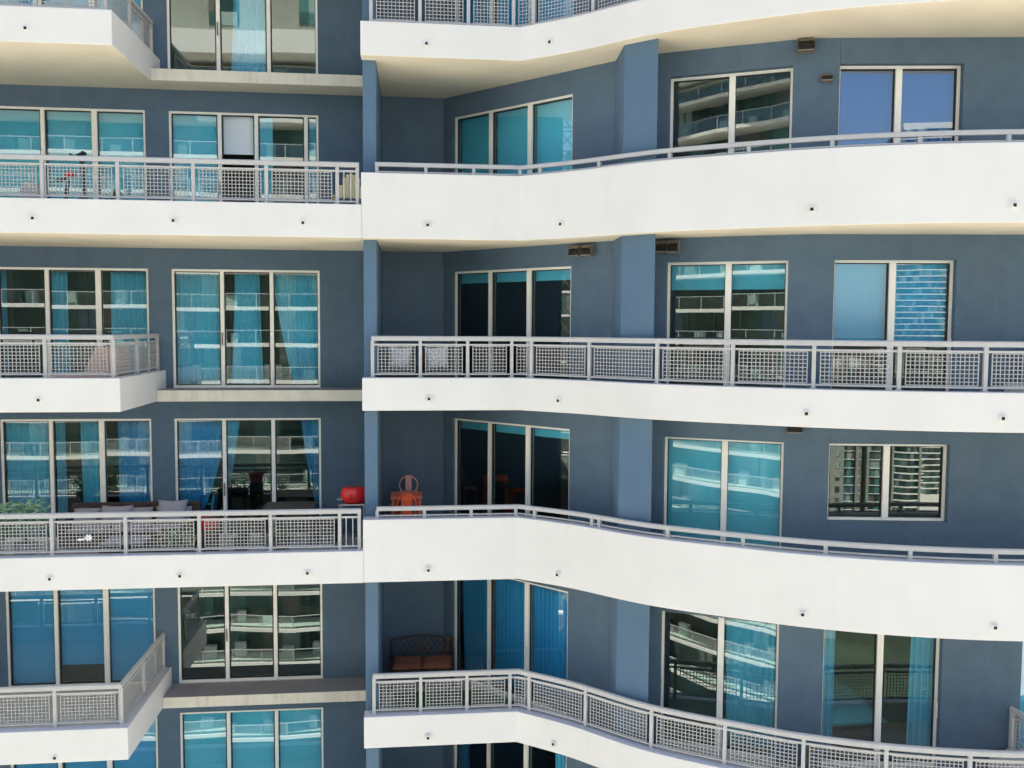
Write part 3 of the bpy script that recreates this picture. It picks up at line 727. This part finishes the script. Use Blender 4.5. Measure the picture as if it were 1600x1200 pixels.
# second sofa piece seen through the mesh, in front
t = empty('ottoman', (-6.2, -1.75, z), 'low brown wicker ottoman with a grey pad behind the mesh railing, fourth storey', 'ottoman')
MB().box(-6.55, -2.0, z + .05, -5.75, -1.4, z + .30).build('base', M['brown'], t, bevel=.01)
MB().pillow((-6.15, -1.7, z + .36), (.4, 0, 0), (0, .3, 0), (0, 0, .065), pinch=.03).build('pad', M['greycush'], t, smooth=True)
t = empty('wicker_armchair', (-5.3, -1.7, z), 'brown wicker armchair with grey seat behind the mesh, fourth storey', 'armchair')
MB().box(-5.62, -2.02, z + .05, -5.02, -1.42, z + .30).build('base', M['brown'], t, bevel=.01)
MB().box(-5.10, -2.02, z + .301, -5.02, -1.42, z + .66).build('backrest', M['brown'], t, bevel=.01)
for yy in (-2.02, -1.50): MB().box(-5.62, yy, z + .301, -5.105, yy + .08, z + .52).build('armrest', M['brown'], t, bevel=.01)
MB().pillow((-5.36, -1.72, z + .36), (.25, 0, 0), (0, .22, 0), (0, 0, .07), pinch=.03).build('seat_cushion', M['greycush'], t, smooth=True)
pot_plant('potted_plant', -7.86, -1.85, z, .20, .40, 'bushy pale variegated plant in a planter behind the left railing, fourth storey', M['leafpale'], 520, .40, .5, .19, 11, 'pot', lift=.2)
pot_plant('potted_plant', -8.28, -2.2, z, .2, .55, 'tall pale grey planter of dark foliage at the left edge, fourth storey', M['leaf'], 120, .3, .35, .15, 12, 'pot')
# dining table
t = empty('dining_table', (-3.33, -.62, z), 'dark brown square table by the glass doors, fourth storey deck', 'table')
MB().box(-3.85, -1.05, z + .715, -2.85, -.2, z + .75).build('tabletop', M['table'], t, bevel=.006)
for dx in (-3.79, -2.91):
    for dy in (-.98, -.27): MB().box(dx - .03, dy - .03, z, dx + .03, dy + .03, z + .715).build('leg', M['table'], t)
for (px, py, lab) in ((-4.02, -.7, 'left'), (-2.62, -.7, 'right')):
    t = empty('dining_chair', (px, py, z), f'dark wicker dining chair at the {lab} side of the brown deck table', 'chair', 'dining chairs at the deck table')
    s = 1 if lab == 'left' else -1
    MB().box(px - .2, py - .2, z + .42, px + .2, py + .2, z + .46).build('seat', M['brown'], t, bevel=.008)
    MB().box(px - s * .2 - .015, py - .2, z + .461, px - s * .2 + .015, py + .2, z + .68).build('backrest', M['brown'], t, bevel=.008)
    for dx in (-.17, .17):
        for dy in (-.17, .17): MB().box(px + dx - .02, py + dy - .02, z, px + dx + .02, py + dy + .02, z + .42).build('leg', M['brown'], t)
# red planter, yellow flowers, greenery along the railing
t = empty('flower_pot', (-4.52, -2.32, z), 'red flower pot beside a railing post, fourth storey', 'flower pot')
MB().box(-4.66, -2.44, z + .0, -4.38, -2.2, z + .70).build('stand', M['brown'], t, bevel=.008)
MB().lathe((-4.52, -2.32, z + .70), [(.13, 0), (.17, .17), (.18, .19), (.18, .22), (.15, .22), (.01, .20)], 20).build('pot', M['redpot'], t)
leafy(t, 'foliage', (-4.42, -2.32, z + .88), .16, .12, .1, 60, .12, M['leaf'], seed=21)
t = empty('flower_box', (-5.0, -2.38, z), 'trailing plant with small yellow flowers hanging behind the mesh, fourth storey', 'flower box')
MB().box(-5.42, -2.5, z + .36, -4.75, -2.3, z + .56).build('planter', M['brown'], t, bevel=.01)
for xx in (-5.36, -4.81): MB().box(xx - .02, -2.42, z, xx + .02, -2.38, z + .36).build('leg', M['brown'], t)
leafy(t, 'foliage', (-5.0, -2.47, z + .42), .36, .08, .32, 150, .11, M['leafpale'], droop=1.2, seed=22)
r_ = random.Random(5); mb = MB()
for i in range(16):
    p = (-5.35 + r_.random() * .6 if i > 6 else -4.95 + r_.random() * .16, -2.5 - r_.random() * .06, z + (.40 + r_.random() * .25 if i > 6 else .74 + r_.random() * .14))
    mb.lathe(p, [(.004, 0), (.022, .006), (.026, .014), (.012, .022), (.003, .024)], 7)
mb.build('flowers', M['flower'], t, smooth=True)
for (px, lab, sd) in ((-3.98, 'small green plant in a low pot left of the table, fourth storey', 31), (-3.25, 'small green plant in a low pot in front of the table, fourth storey', 32)):
    pot_plant('potted_plant', px, -2.3, z, .13, .50, lab, M['leaf'], 80, .18, .24, .11, sd, 'brown')
# white flower ornament clipped to the mesh
t = empty('flower_ornament', (-6.52, -2.63, z + .58), 'white flower ornament clipped to the mesh panel, fourth storey', 'ornament')
mb = MB()
for i in range(6):
    a = i * math.pi / 3; mb.pillow((-6.46 + .034 * math.cos(a), -2.715, z + .66 + .034 * math.sin(a)), (.03 * math.cos(a), 0, .03 * math.sin(a)), (-.02 * math.sin(a), 0, .02 * math.cos(a)), (0, -.008, 0), n=4)
mb.build('petals', M['whitecush'], t, smooth=True)
mb = MB().tube([(-6.49, -2.70, z + .65), (-6.56, -2.70, z + .62), (-6.63, -2.70, z + .61)], .01, 6)
for dx in (0, .05): mb.pillow((-6.57 - dx, -2.708, z + .635), (.03, 0, .01), (0, 0, .014), (0, -.004, 0), n=4)
mb.build('leaf_spray', M['whitecush'], t, smooth=True)
# red grill on a cart beside the fin wall
x, y = -2.05, -1.25
t = empty('barbecue_grill', (x, y, z), 'red lidded grill on a silver cart beside the blue fin wall', 'grill')
mb = MB(); prof = [(.02, .14), (.75, .15), (.93, .10), (1.0, .02), (1.0, 0), (.96, -.08), (.8, -.13), (.02, -.14)][::-1]
mb.lathe((x + .02, y, z + 1.07), [(a * .265, b) for a, b in prof], 28, 1, .8)
mb.build('lid', M['red'], t, smooth=True)
MB().lathe((x + .02, y, z + 1.055), [(.267, -.006), (.272, -.006), (.272, .008), (.267, .008)], 28, 1, .8).build('bowl_rim', M['red'], t)
MB().tube([(x - .07, y - .20, z + 1.10), (x - .07, y - .235, z + 1.10), (x + .1, y - .235, z + 1.10), (x + .1, y - .20, z + 1.10)], .011, 8).build('lid_handle', M['red'], t)
MB().box(x - .27, y - .2, z + .895, x + .24, y + .2, z + .92).build('cart_shelf', M['steel'], t, bevel=.006)
MB().box(x - .30, y - .17, z + 1.0, x - .19, y + .17, z + 1.018).build('side_shelf', M['steel'], t, bevel=.004)
for dx in (-.24, .21):
    for dy in (-.17, .17): MB().tube([(x + dx, y + dy, z + .0), (x + dx, y + dy, z + .895)], .014, 8).build('leg', M['steel'], t)
MB().box(x - .22, y - .15, z + .25, x + .2, y + .15, z + .27).build('lower_shelf', M['steel'], t)

# --- fourth storey deck, right: orange table with stools
x, y = -1.03, -1.0
t = empty('bar_table', (x, y, z), 'orange metal bar table between the two stools in the recess', 'table')
MB().box(x - .31, y - .28, z + .965, x + .31, y + .28, z + 1.02).build('tabletop', M['orange'], t, bevel=.015)
for sx in (-1, 1):
    for sy in (-1, 1): MB().bar((x + sx * .29, y + sy * .26, z), (x + sx * .255, y + sy * .23, z + .964), .055, .04).build('leg', M['orange'], t)
def stool(x, y, name, label, m, seat, top, ring, w):
    t = empty(name, (x, y, z), label, 'bar stool')
    s = -1 if not ring else 1           # back towards the camera for the orange one
    MB().prism([(x + w * .8 * math.cos(a), y + w * .8 * math.sin(a)) for a in [i * math.pi / 10 for i in range(20)]], z + seat - .03, z + seat).build('seat', M[m], t, bevel=.008)
    pts = []
    for i in range(13):
        a = math.pi * i / 12; pts.append((x + w * math.cos(a), y + s * (.17 + .02 * math.sin(a)), z + seat + (top - seat) * math.sin(a) ** .7))
    if ring:
        pts = [(x + w * math.cos(a), y + s * .18, z + (seat + .09 + top) / 2 + (top - seat - .09) / 2 * math.sin(a)) for a in [i * math.pi / 12 for i in range(24)]]
        MB().tube(pts, .014, 8, closed=True).build('back_ring', M[m], t, smooth=True)
        MB().frame((x, y + s * .18, z + (seat + .12 + top) / 2 + .03), (.062, 0, 0), (0, .004, 0), (0, 0, (top - seat - .14) / 2)).build('backrest', M[m], t, bevel=.003)
        mb = MB()
        for sx in (-1, 1): mb.tube([(x + sx * w * .95, y + s * .17, z + seat + .16), (x + sx * w * .6, y, z + seat + .12), (x + sx * w * .55, y, z + seat)], .011, 6)
        mb.bar((x - w * .9, y + s * .18, z + seat + .14), (x + w * .9, y + s * .18, z + seat + .14), .014)
        mb.build('armrest', M[m], t)
    else:
        MB().tube(pts, .021, 8).build('back_frame', M[m], t, smooth=True)
        MB().frame((x, y + s * .19, z + (seat + top) / 2 - .005), (.105, 0, 0), (0, .004, 0), (0, 0, (top - seat) / 2 - .012)).build('backrest', M[m], t, bevel=.003)
    for sx in (-1, 1):
        for sy in (-1, 1): MB().bar((x + sx * w * .95, y + sy * w * .95, z), (x + sx * w * .6, y + sy * w * .6, z + seat - .03), .035, .02).build('leg', M[m], t)
    q = w * .86; mb = MB()
    for a, b in (((-q, -q), (q, -q)), ((q, -q), (q, q)), ((q, q), (-q, q)), ((-q, q), (-q, -q))): mb.bar((x + a[0], y + a[1], z + .28), (x + b[0], y + b[1], z + .28), .018)
    mb.build('footrest', M[m], t)
stool(-1.02, -1.52, 'bar_stool', 'orange metal stool with its back to the railing, fourth storey', 'orangebright', .74, 1.16, False, .20)
stool(-1.00, -.45, 'bar_stool', 'faded pink round-backed stool behind the orange table', 'pink', .80, 1.26, True, .185)

# --- fifth storey deck, right (slab 5): bench and turf
z = fl(5)
x0, x1, y = -1.36, -.10, -.42
t = empty('garden_bench', ((x0 + x1) / 2, y, z), 'dark cast iron garden bench with scrolled back and rust brown cushion', 'bench')
mb = MB(); arc = [(x0 + (x1 - x0) * i / 16, y + .17, z + .86 + .075 * math.sin(math.pi * i / 16)) for i in range(17)]
mb.tube(arc, .022, 8); mb.tube([(x0, y + .14, z + .56), (x1, y + .14, z + .56)], .018, 8)
for xx in (x0, x1): mb.tube([(xx, y + .12, z + .40), (xx, y + .17, z + .88)], .028, 8)
for i in range(10):                                  # diamond lattice
    for sg in (-1, 1):
        a = x0 + (x1 - x0) * (i + (.0 if sg > 0 else 1)) / 10; b = a + sg * (x1 - x0) / 10 * 1.6
        b = min(max(b, x0), x1); mb.bar((a, y + .14, z + .57), (b, y + .165, z + .84 + .06 * math.sin(math.pi * (b - x0) / (x1 - x0))), .012)
mb.build('backrest', M['iron'], t)
mb = MB()
for cx in ((x0 + x1) / 2, x1 - .09):
    for sg in (-1, 1):
        for q in (0, 1):
            pts = []
            for i in range(16):
                a = i / 15 * 4.6; rr = .085 - .055 * i / 15
                pts.append((cx + sg * (.07 - rr * math.cos(a) * .8 + .01), y + .125, z + .73 + (1 if q else -1) * (.055 + rr * math.sin(a) * .8)))
            mb.tube(pts, .012, 6)
    mb.bar((cx, y + .125, z + .60), (cx, y + .14, z + .89), .03, .012)
mb.build('scroll_ornament', M['rust'], t)
MB().box(x0 + .02, y - .34, z + .36, x1 - .02, y + .14, z + .395).build('seat', M['iron'], t, bevel=.01)
mb = MB()
for i in range(2): mb.pillow((x0 + (x1 - x0) * (i + .5) / 2, y - .12, z + .46), ((x1 - x0) / 4, 0, 0), (0, .24, .03), (0, 0, .07), pinch=.02)
mb.build('seat_cushion', M['brick'], t, smooth=True)
for xx in (x0, x1):
    MB().tube([(xx, y + .12, z + .62), (xx, y - .15, z + .64), (xx, y - .33, z + .58), (xx, y - .36, z + .5)], .022, 8).build('armrest', M['iron'], t, smooth=True)
    for dy in (-.33, .13): MB().tube([(xx, y + dy, z), (xx, y + dy * .9, z + .38), (xx, y + dy, z + .60)], .022, 8).build('leg', M['iron'], t)
tag(MB().prism([(-1.3, -2.5), (.85, -2.5), (1.5, -2.95), (1.25, -1.75), (.45, -.95), (-1.3, -.95)], z, z + .025).build('turf_mat', M['turf'], None), 'green artificial turf mat on the deck in front of the bench', 'turf mat')
t = empty('deck_stand', (5.62, -4.85, z), 'short grey post stand against the wall right of the column, fifth storey', 'stand')
MB().box(5.58, -4.89, z + .02, 5.66, -4.81, z + .42).build('post', M['vent'], t); MB().box(5.48, -4.98, z, 5.76, -4.72, z + .02).build('foot', M['vent'], t)
MB().box(5.55, -4.92, z + .42, 5.69, -4.78, z + .5).build('cap', M['vent'], t, bevel=.01)

# --- inside: bed in the fifth storey, child's chair in the fourth
zi = fl(5) + .02
t = empty('bed', (6.6, -2.4, zi), 'bed with white covers and dark base seen through the fifth storey glass', 'bed')
MB().box(5.85, -4.1, zi, 7.25, -1.9, zi + .34).build('base', M['black'], t, bevel=.01)
MB().pillow((6.55, -3.0, zi + .5), (.80, 0, 0), (0, 1.18, 0), (0, 0, .22), pinch=.02).build('duvet', M['sheet'], t, smooth=True)
for px in (6.2, 6.95): MB().pillow((px, -2.15, zi + .78), (.3, 0, 0), (0, .14, .16), (0, -.09, .08)).build('pillow', M['black'], t, smooth=True)
zi = fl(4) + .02
x, y = -5.24, .45
t = empty('child_chair', (x, y, zi), 'blue plastic armchair standing behind the glass, fourth storey left', 'chair')
MB().box(x - .2, y - .2, zi + .40, x + .2, y + .2, zi + .45).build('seat', M['bluechair'], t, bevel=.015)
MB().frame((x + .2, y, zi + .62), (.02, 0, .0), (0, .2, 0), (.03, 0, .2)).build('backrest', M['bluechair'], t, bevel=.015)
for s in (-1, 1):
    MB().box(x - .2, y + s * .2 - .02, zi + .60, x + .18, y + s * .2 + .02, zi + .64).build('armrest', M['bluechair'], t, bevel=.01)
    for dx in (-.18, .18): MB().box(x + dx - .03, y + s * .18 - .02, zi, x + dx + .03, y + s * .18 + .02, zi + (.60 if dx < 0 else .40)).build('leg', M['bluechair'], t)

# ------------------------------------------------------------------ across the street (mirrored in the panes)
gm = MB(); gm.add([(-3000, -3000, GROUND), (3000, -3000, GROUND), (3000, 3000, GROUND), (-3000, 3000, GROUND)], [(0, 1, 2, 3)])
tag(gm.build('ground', M['ground'], None), kind='structure')
def neighbour(x0, x1, yw, ztop, label, zig=3.6, amp=.8, dep=2.3, sgn=1, step=1, rail=True, seed=3):
    r_ = random.Random(seed)
    t = empty('apartment_tower', ((x0 + x1) / 2, yw - 8 * sgn, GROUND), label, 'building')
    MB().box(x0, yw - 18 * sgn, GROUND, x1, yw, ztop).build('glazed_wall', M['oglass'], t)
    nseg = int((x1 - x0) / (zig * 2.6))
    k = int((ztop - GROUND) / H)
    MB().box(x0 - .2, yw - 18, ztop + .1, x1 + .2, yw + 1.2, ztop + 16).build('roof_storeys', M['conc'], t)
    mb = MB(); MB().box(x0 - .3, yw + 1.21, ztop + .4, x1 + .3, yw + 4.6, ztop + 2.2).build('roof_parapet', M['owhite'], t)
    for j in range(9): mb.box(x0 + 4 + j * 7.3, yw + 1.205, ztop + 3.6, x0 + 6.4 + j * 7.3, yw + 1.26, ztop + 6.2)
    mb.build('roof_windows', M['oglass'], t)
    mul = MB()
    xx = x0
    while xx < x1: mul.box(xx - .05, yw, GROUND, xx + .05, yw + .12 * sgn, ztop); xx += 2.9
    mul.build('mullions', M['vent'], t)
    for i in range(0, k, step):
        z = GROUND + H * (i + 1); path = []
        for j in range(nseg * 2 + 1):
            f = j / (nseg * 2); path.append(V((x1 + (x0 - x1) * f, yw + sgn * (dep + amp * (1 if j % 2 else 0) * (1 if (i // 1) % 2 else .35)))))
        if sgn < 0: path = path[::-1]
        poly = [(x1, yw), (x0, yw)] + [tuple(p) for p in (path[::-1] if sgn > 0 else path)]
        MB().prism(poly, z, z + .3).build('balcony_slab', M['owhite'], t)
        if not rail: continue
        ins = [p - V((0, .12 * sgn)) for p in path]
        rb = MB()
        for a, b in zip(ins[:-1], ins[1:]):
            rb.add([(a.x, a.y, z + .32), (b.x, b.y, z + .32), (b.x, b.y, z + 1.35), (a.x, a.y, z + 1.35)], [(0, 1, 2, 3)])
        rl = rb.build('glass_balustrade', M['orail'], t, fixn=False)
        pb = MB(); pb.sweep([tuple(p) for p in ins], rect(.07, z + 1.35, z + 1.41))
        for a, b in zip(ins[:-1], ins[1:]):
            m_ = (a + b) / 2
            for q in (a, m_): pb.box(q.x - .03, q.y - .03, z + .3, q.x + .03, q.y + .03, z + 1.35)
        pb.build('balustrade_frame', M['rail'], rl)
        fb = MB(); n = 0
        for j in range(int((x1 - x0) / 3.2)):
            if r_.random() < .62:
                cx = x0 + 1.6 + j * 3.2 + r_.uniform(-.8, .8); w = r_.uniform(.5, 1.1); h = r_.uniform(.7, 1.25); yy = yw + sgn * r_.uniform(.4, 1.7)
                fb.box(cx - w / 2, yy - .25, z + .3, cx + w / 2, yy + .25, z + .3 + h); n += 1
        if n: fb.build('balcony_furniture', M['opanel'], t)
    return t
neighbour(-66, 3, -60, 13.2, 'green glass apartment tower with white balcony edges reflected in the left windows')
# distant towers
def far(x0, x1, y, ztop, label, bow=3.0, m='oglass', bands=True, thin=False):
    t = empty('distant_tower', ((x0 + x1) / 2, y - 10, GROUND), label, 'building')
    n = 10; front = [V((x1 + (x0 - x1) * j / n, y + bow * math.sin(math.pi * j / n))) for j in range(n + 1)]
    poly = [(x1, y - 22), (x0, y - 22)] + [tuple(p) for p in front[::-1]]
    MB().prism(poly, GROUND, ztop).build('facade', M[m], t)
    if bands:
        o = [p + V((0, .3 if thin else 1.4)) for p in front]; o[0] += V((.8, 0)); o[-1] -= V((.8, 0))
        for i in range(int((ztop - GROUND) / H)):
            z = GROUND + H * (i + 1); MB().prism([tuple(p) for p in front] + [tuple(p) for p in o[::-1]], z, z + (.22 if thin else .42)).build('balcony_band', M['owhite'], t)
    MB().prism([(x1 - 2, y - 18), (x0 + 2, y - 18), (x0 + 2, y - 2), (x1 - 2, y - 2)], ztop, ztop + 4).build('roof_plant', M['owhite'], t)
    for xx in (x0 - .6, x1 - 1.4): MB().box(xx, y - 6, GROUND, xx + .9, y + 2.4, ztop + 1).build('pier', M['conc'], t)
far(118, 150, -480, 93, 'pale banded tower with a curved front mirrored in the right hand windows')
far(66, 74, -330, -22, 'narrow green glass tower between white piers mirrored in the short window', bow=1.5, thin=True)
far(77, 84, -330, -25, 'teal glass slab tower next to the narrow one, mirrored in the short window', bow=.5, thin=True)
far(91, 101, -400, -20, 'slim banded tower beside the curved one, mirrored in the short window', bow=2)
far(106, 118, -410, -18, 'second slim banded tower mirrored at the right of the short window', bow=2)
t = empty('office_block', (51, -250, GROUND), 'cream block with small dark windows mirrored at the left of the short window', 'building')
MB().box(45, -270, GROUND, 53.5, -250, -22).build('facade', M['conc'], t)
mb = MB()
for i in range(20):
    for j in range(3): mb.box(46.2 + j * 2.5, -249.99, -27 - i * 3.3, 47.4 + j * 2.5, -249.9, -25.4 - i * 3.3)
mb.build('windows', M['oglass'], t)
gm = MB(); gm.add([(16, -330, GROUND + .006), (140, -330, GROUND + .006), (140, -90, GROUND + .006), (16, -90, GROUND + .006)], [(0, 1, 2, 3)])
tag(gm.build('park', M['park'], None), kind='structure')
# to the left along the street: round-ended tower and a crane mast
t = empty('round_tower', (-105, -22, GROUND), 'blue glass tower with round white balconies mirrored in the slanting windows', 'building')
MB().lathe((-105, -22, GROUND), [(9, 0), (9, 110)], 32).build('facade', M['oglass'], t)
for i in range(35): MB().lathe((-105, -22, GROUND + H * (i + 1)), [(8.9, 0), (10.6, 0), (10.6, .4), (8.9, .4)], 32).build('balcony_ring', M['owhite'], t)
t = empty('tower_crane', (-58, -10.5, GROUND), 'lattice crane mast mirrored in the slanting windows', 'crane')
mb = MB(); cx, cy, hw = -58, -10.1, .8
for sx in (-1, 1):
    for sy in (-1, 1): mb.bar((cx + sx * hw, cy + sy * hw, GROUND), (cx + sx * hw, cy + sy * hw, 40), .2)
zz = GROUND; i = 0
while zz < 38:
    for (a, b) in (((-1, -1), (1, -1)), ((1, -1), (1, 1)), ((1, 1), (-1, 1)), ((-1, 1), (-1, -1))):
        mb.bar((cx + a[0] * hw, cy + a[1] * hw, zz), (cx + b[0] * hw, cy + b[1] * hw, zz), .12)
        p, q = (a, b) if i % 2 else (b, a); mb.bar((cx + p[0] * hw, cy + p[1] * hw, zz), (cx + q[0] * hw, cy + q[1] * hw, zz + 2), .12)
    zz += 2; i += 1
mb.build('mast', M['vent'], t)

# ------------------------------------------------------------------ light, sky, camera
SUN_EL, SUN_AZ = R(66), R(20)                          # high sun behind the block: this face is in open shade
sx, sy, sz = math.sin(SUN_AZ) * math.cos(SUN_EL), math.cos(SUN_AZ) * math.cos(SUN_EL), math.sin(SUN_EL)
sl = bpy.data.lights.new('sun', 'SUN'); sl.energy = 5.0; sl.angle = R(.5); sl.color = (1, .95, .87)
so = bpy.data.objects.new('sun', sl); col.objects.link(so); so.location = (0, 40, 80)
so.rotation_euler = V((-sx, -sy, -sz)).to_track_quat('-Z', 'Y').to_euler()
w = bpy.data.worlds.new('World'); sc.world = w; w.use_nodes = True
nt = w.node_tree; nt.nodes.clear()
o = nt.nodes.new('ShaderNodeOutputWorld'); b = nt.nodes.new('ShaderNodeBackground'); s = nt.nodes.new('ShaderNodeTexSky')
s.sky_type = 'NISHITA'; s.sun_disc = False; s.sun_elevation = SUN_EL; s.sun_rotation = SUN_AZ; s.altitude = 20; s.air_density = 1; s.dust_density = 1.7; s.ozone_density = 1.0
b.inputs[1].default_value = .105
nt.links.new(s.outputs[0], b.inputs[0]); nt.links.new(b.outputs[0], o.inputs[0])
cam = bpy.data.cameras.new('camera'); co = bpy.data.objects.new('camera', cam); col.objects.link(co); sc.camera = co
cam.sensor_width = 36; cam.lens = 1398.509 / 1600 * 36; cam.clip_end = 6000; cam.clip_start = .1
P_, Y_, Ro = .06408, -.10416, .00548
co.location = (-.79038, -18.63067, -7.8705)
from mathutils import Matrix
cy_, sy_ = math.cos(Y_), math.sin(Y_); cp, sp_ = math.cos(P_), math.sin(P_); cr, sr = math.cos(Ro), math.sin(Ro)
def c2w(xx, yy, dd):
    rx = cr * xx - sr * yy; u = sr * xx + cr * yy; ry = cp * dd + sp_ * u; dz = -sp_ * dd + cp * u
    return V((cy_ * rx - sy_ * ry, sy_ * rx + cy_ * ry, dz))
X, Yv, Z = c2w(1, 0, 0), c2w(0, 1, 0), -c2w(0, 0, 1)
co.rotation_euler = Matrix((X, Yv, Z)).transposed().to_euler()
sc.view_settings.view_transform = 'Standard'; sc.view_settings.look = 'None'; sc.view_settings.gamma = 1
sc.view_settings.exposure = 1.60
sc.cycles.max_bounces = 10; sc.cycles.diffuse_bounces = 5; sc.cycles.transparent_max_bounces = 12; sc.cycles.glossy_bounces = 4
sc.cycles.use_denoising = True
sc.cycles.sample_clamp_indirect = 6
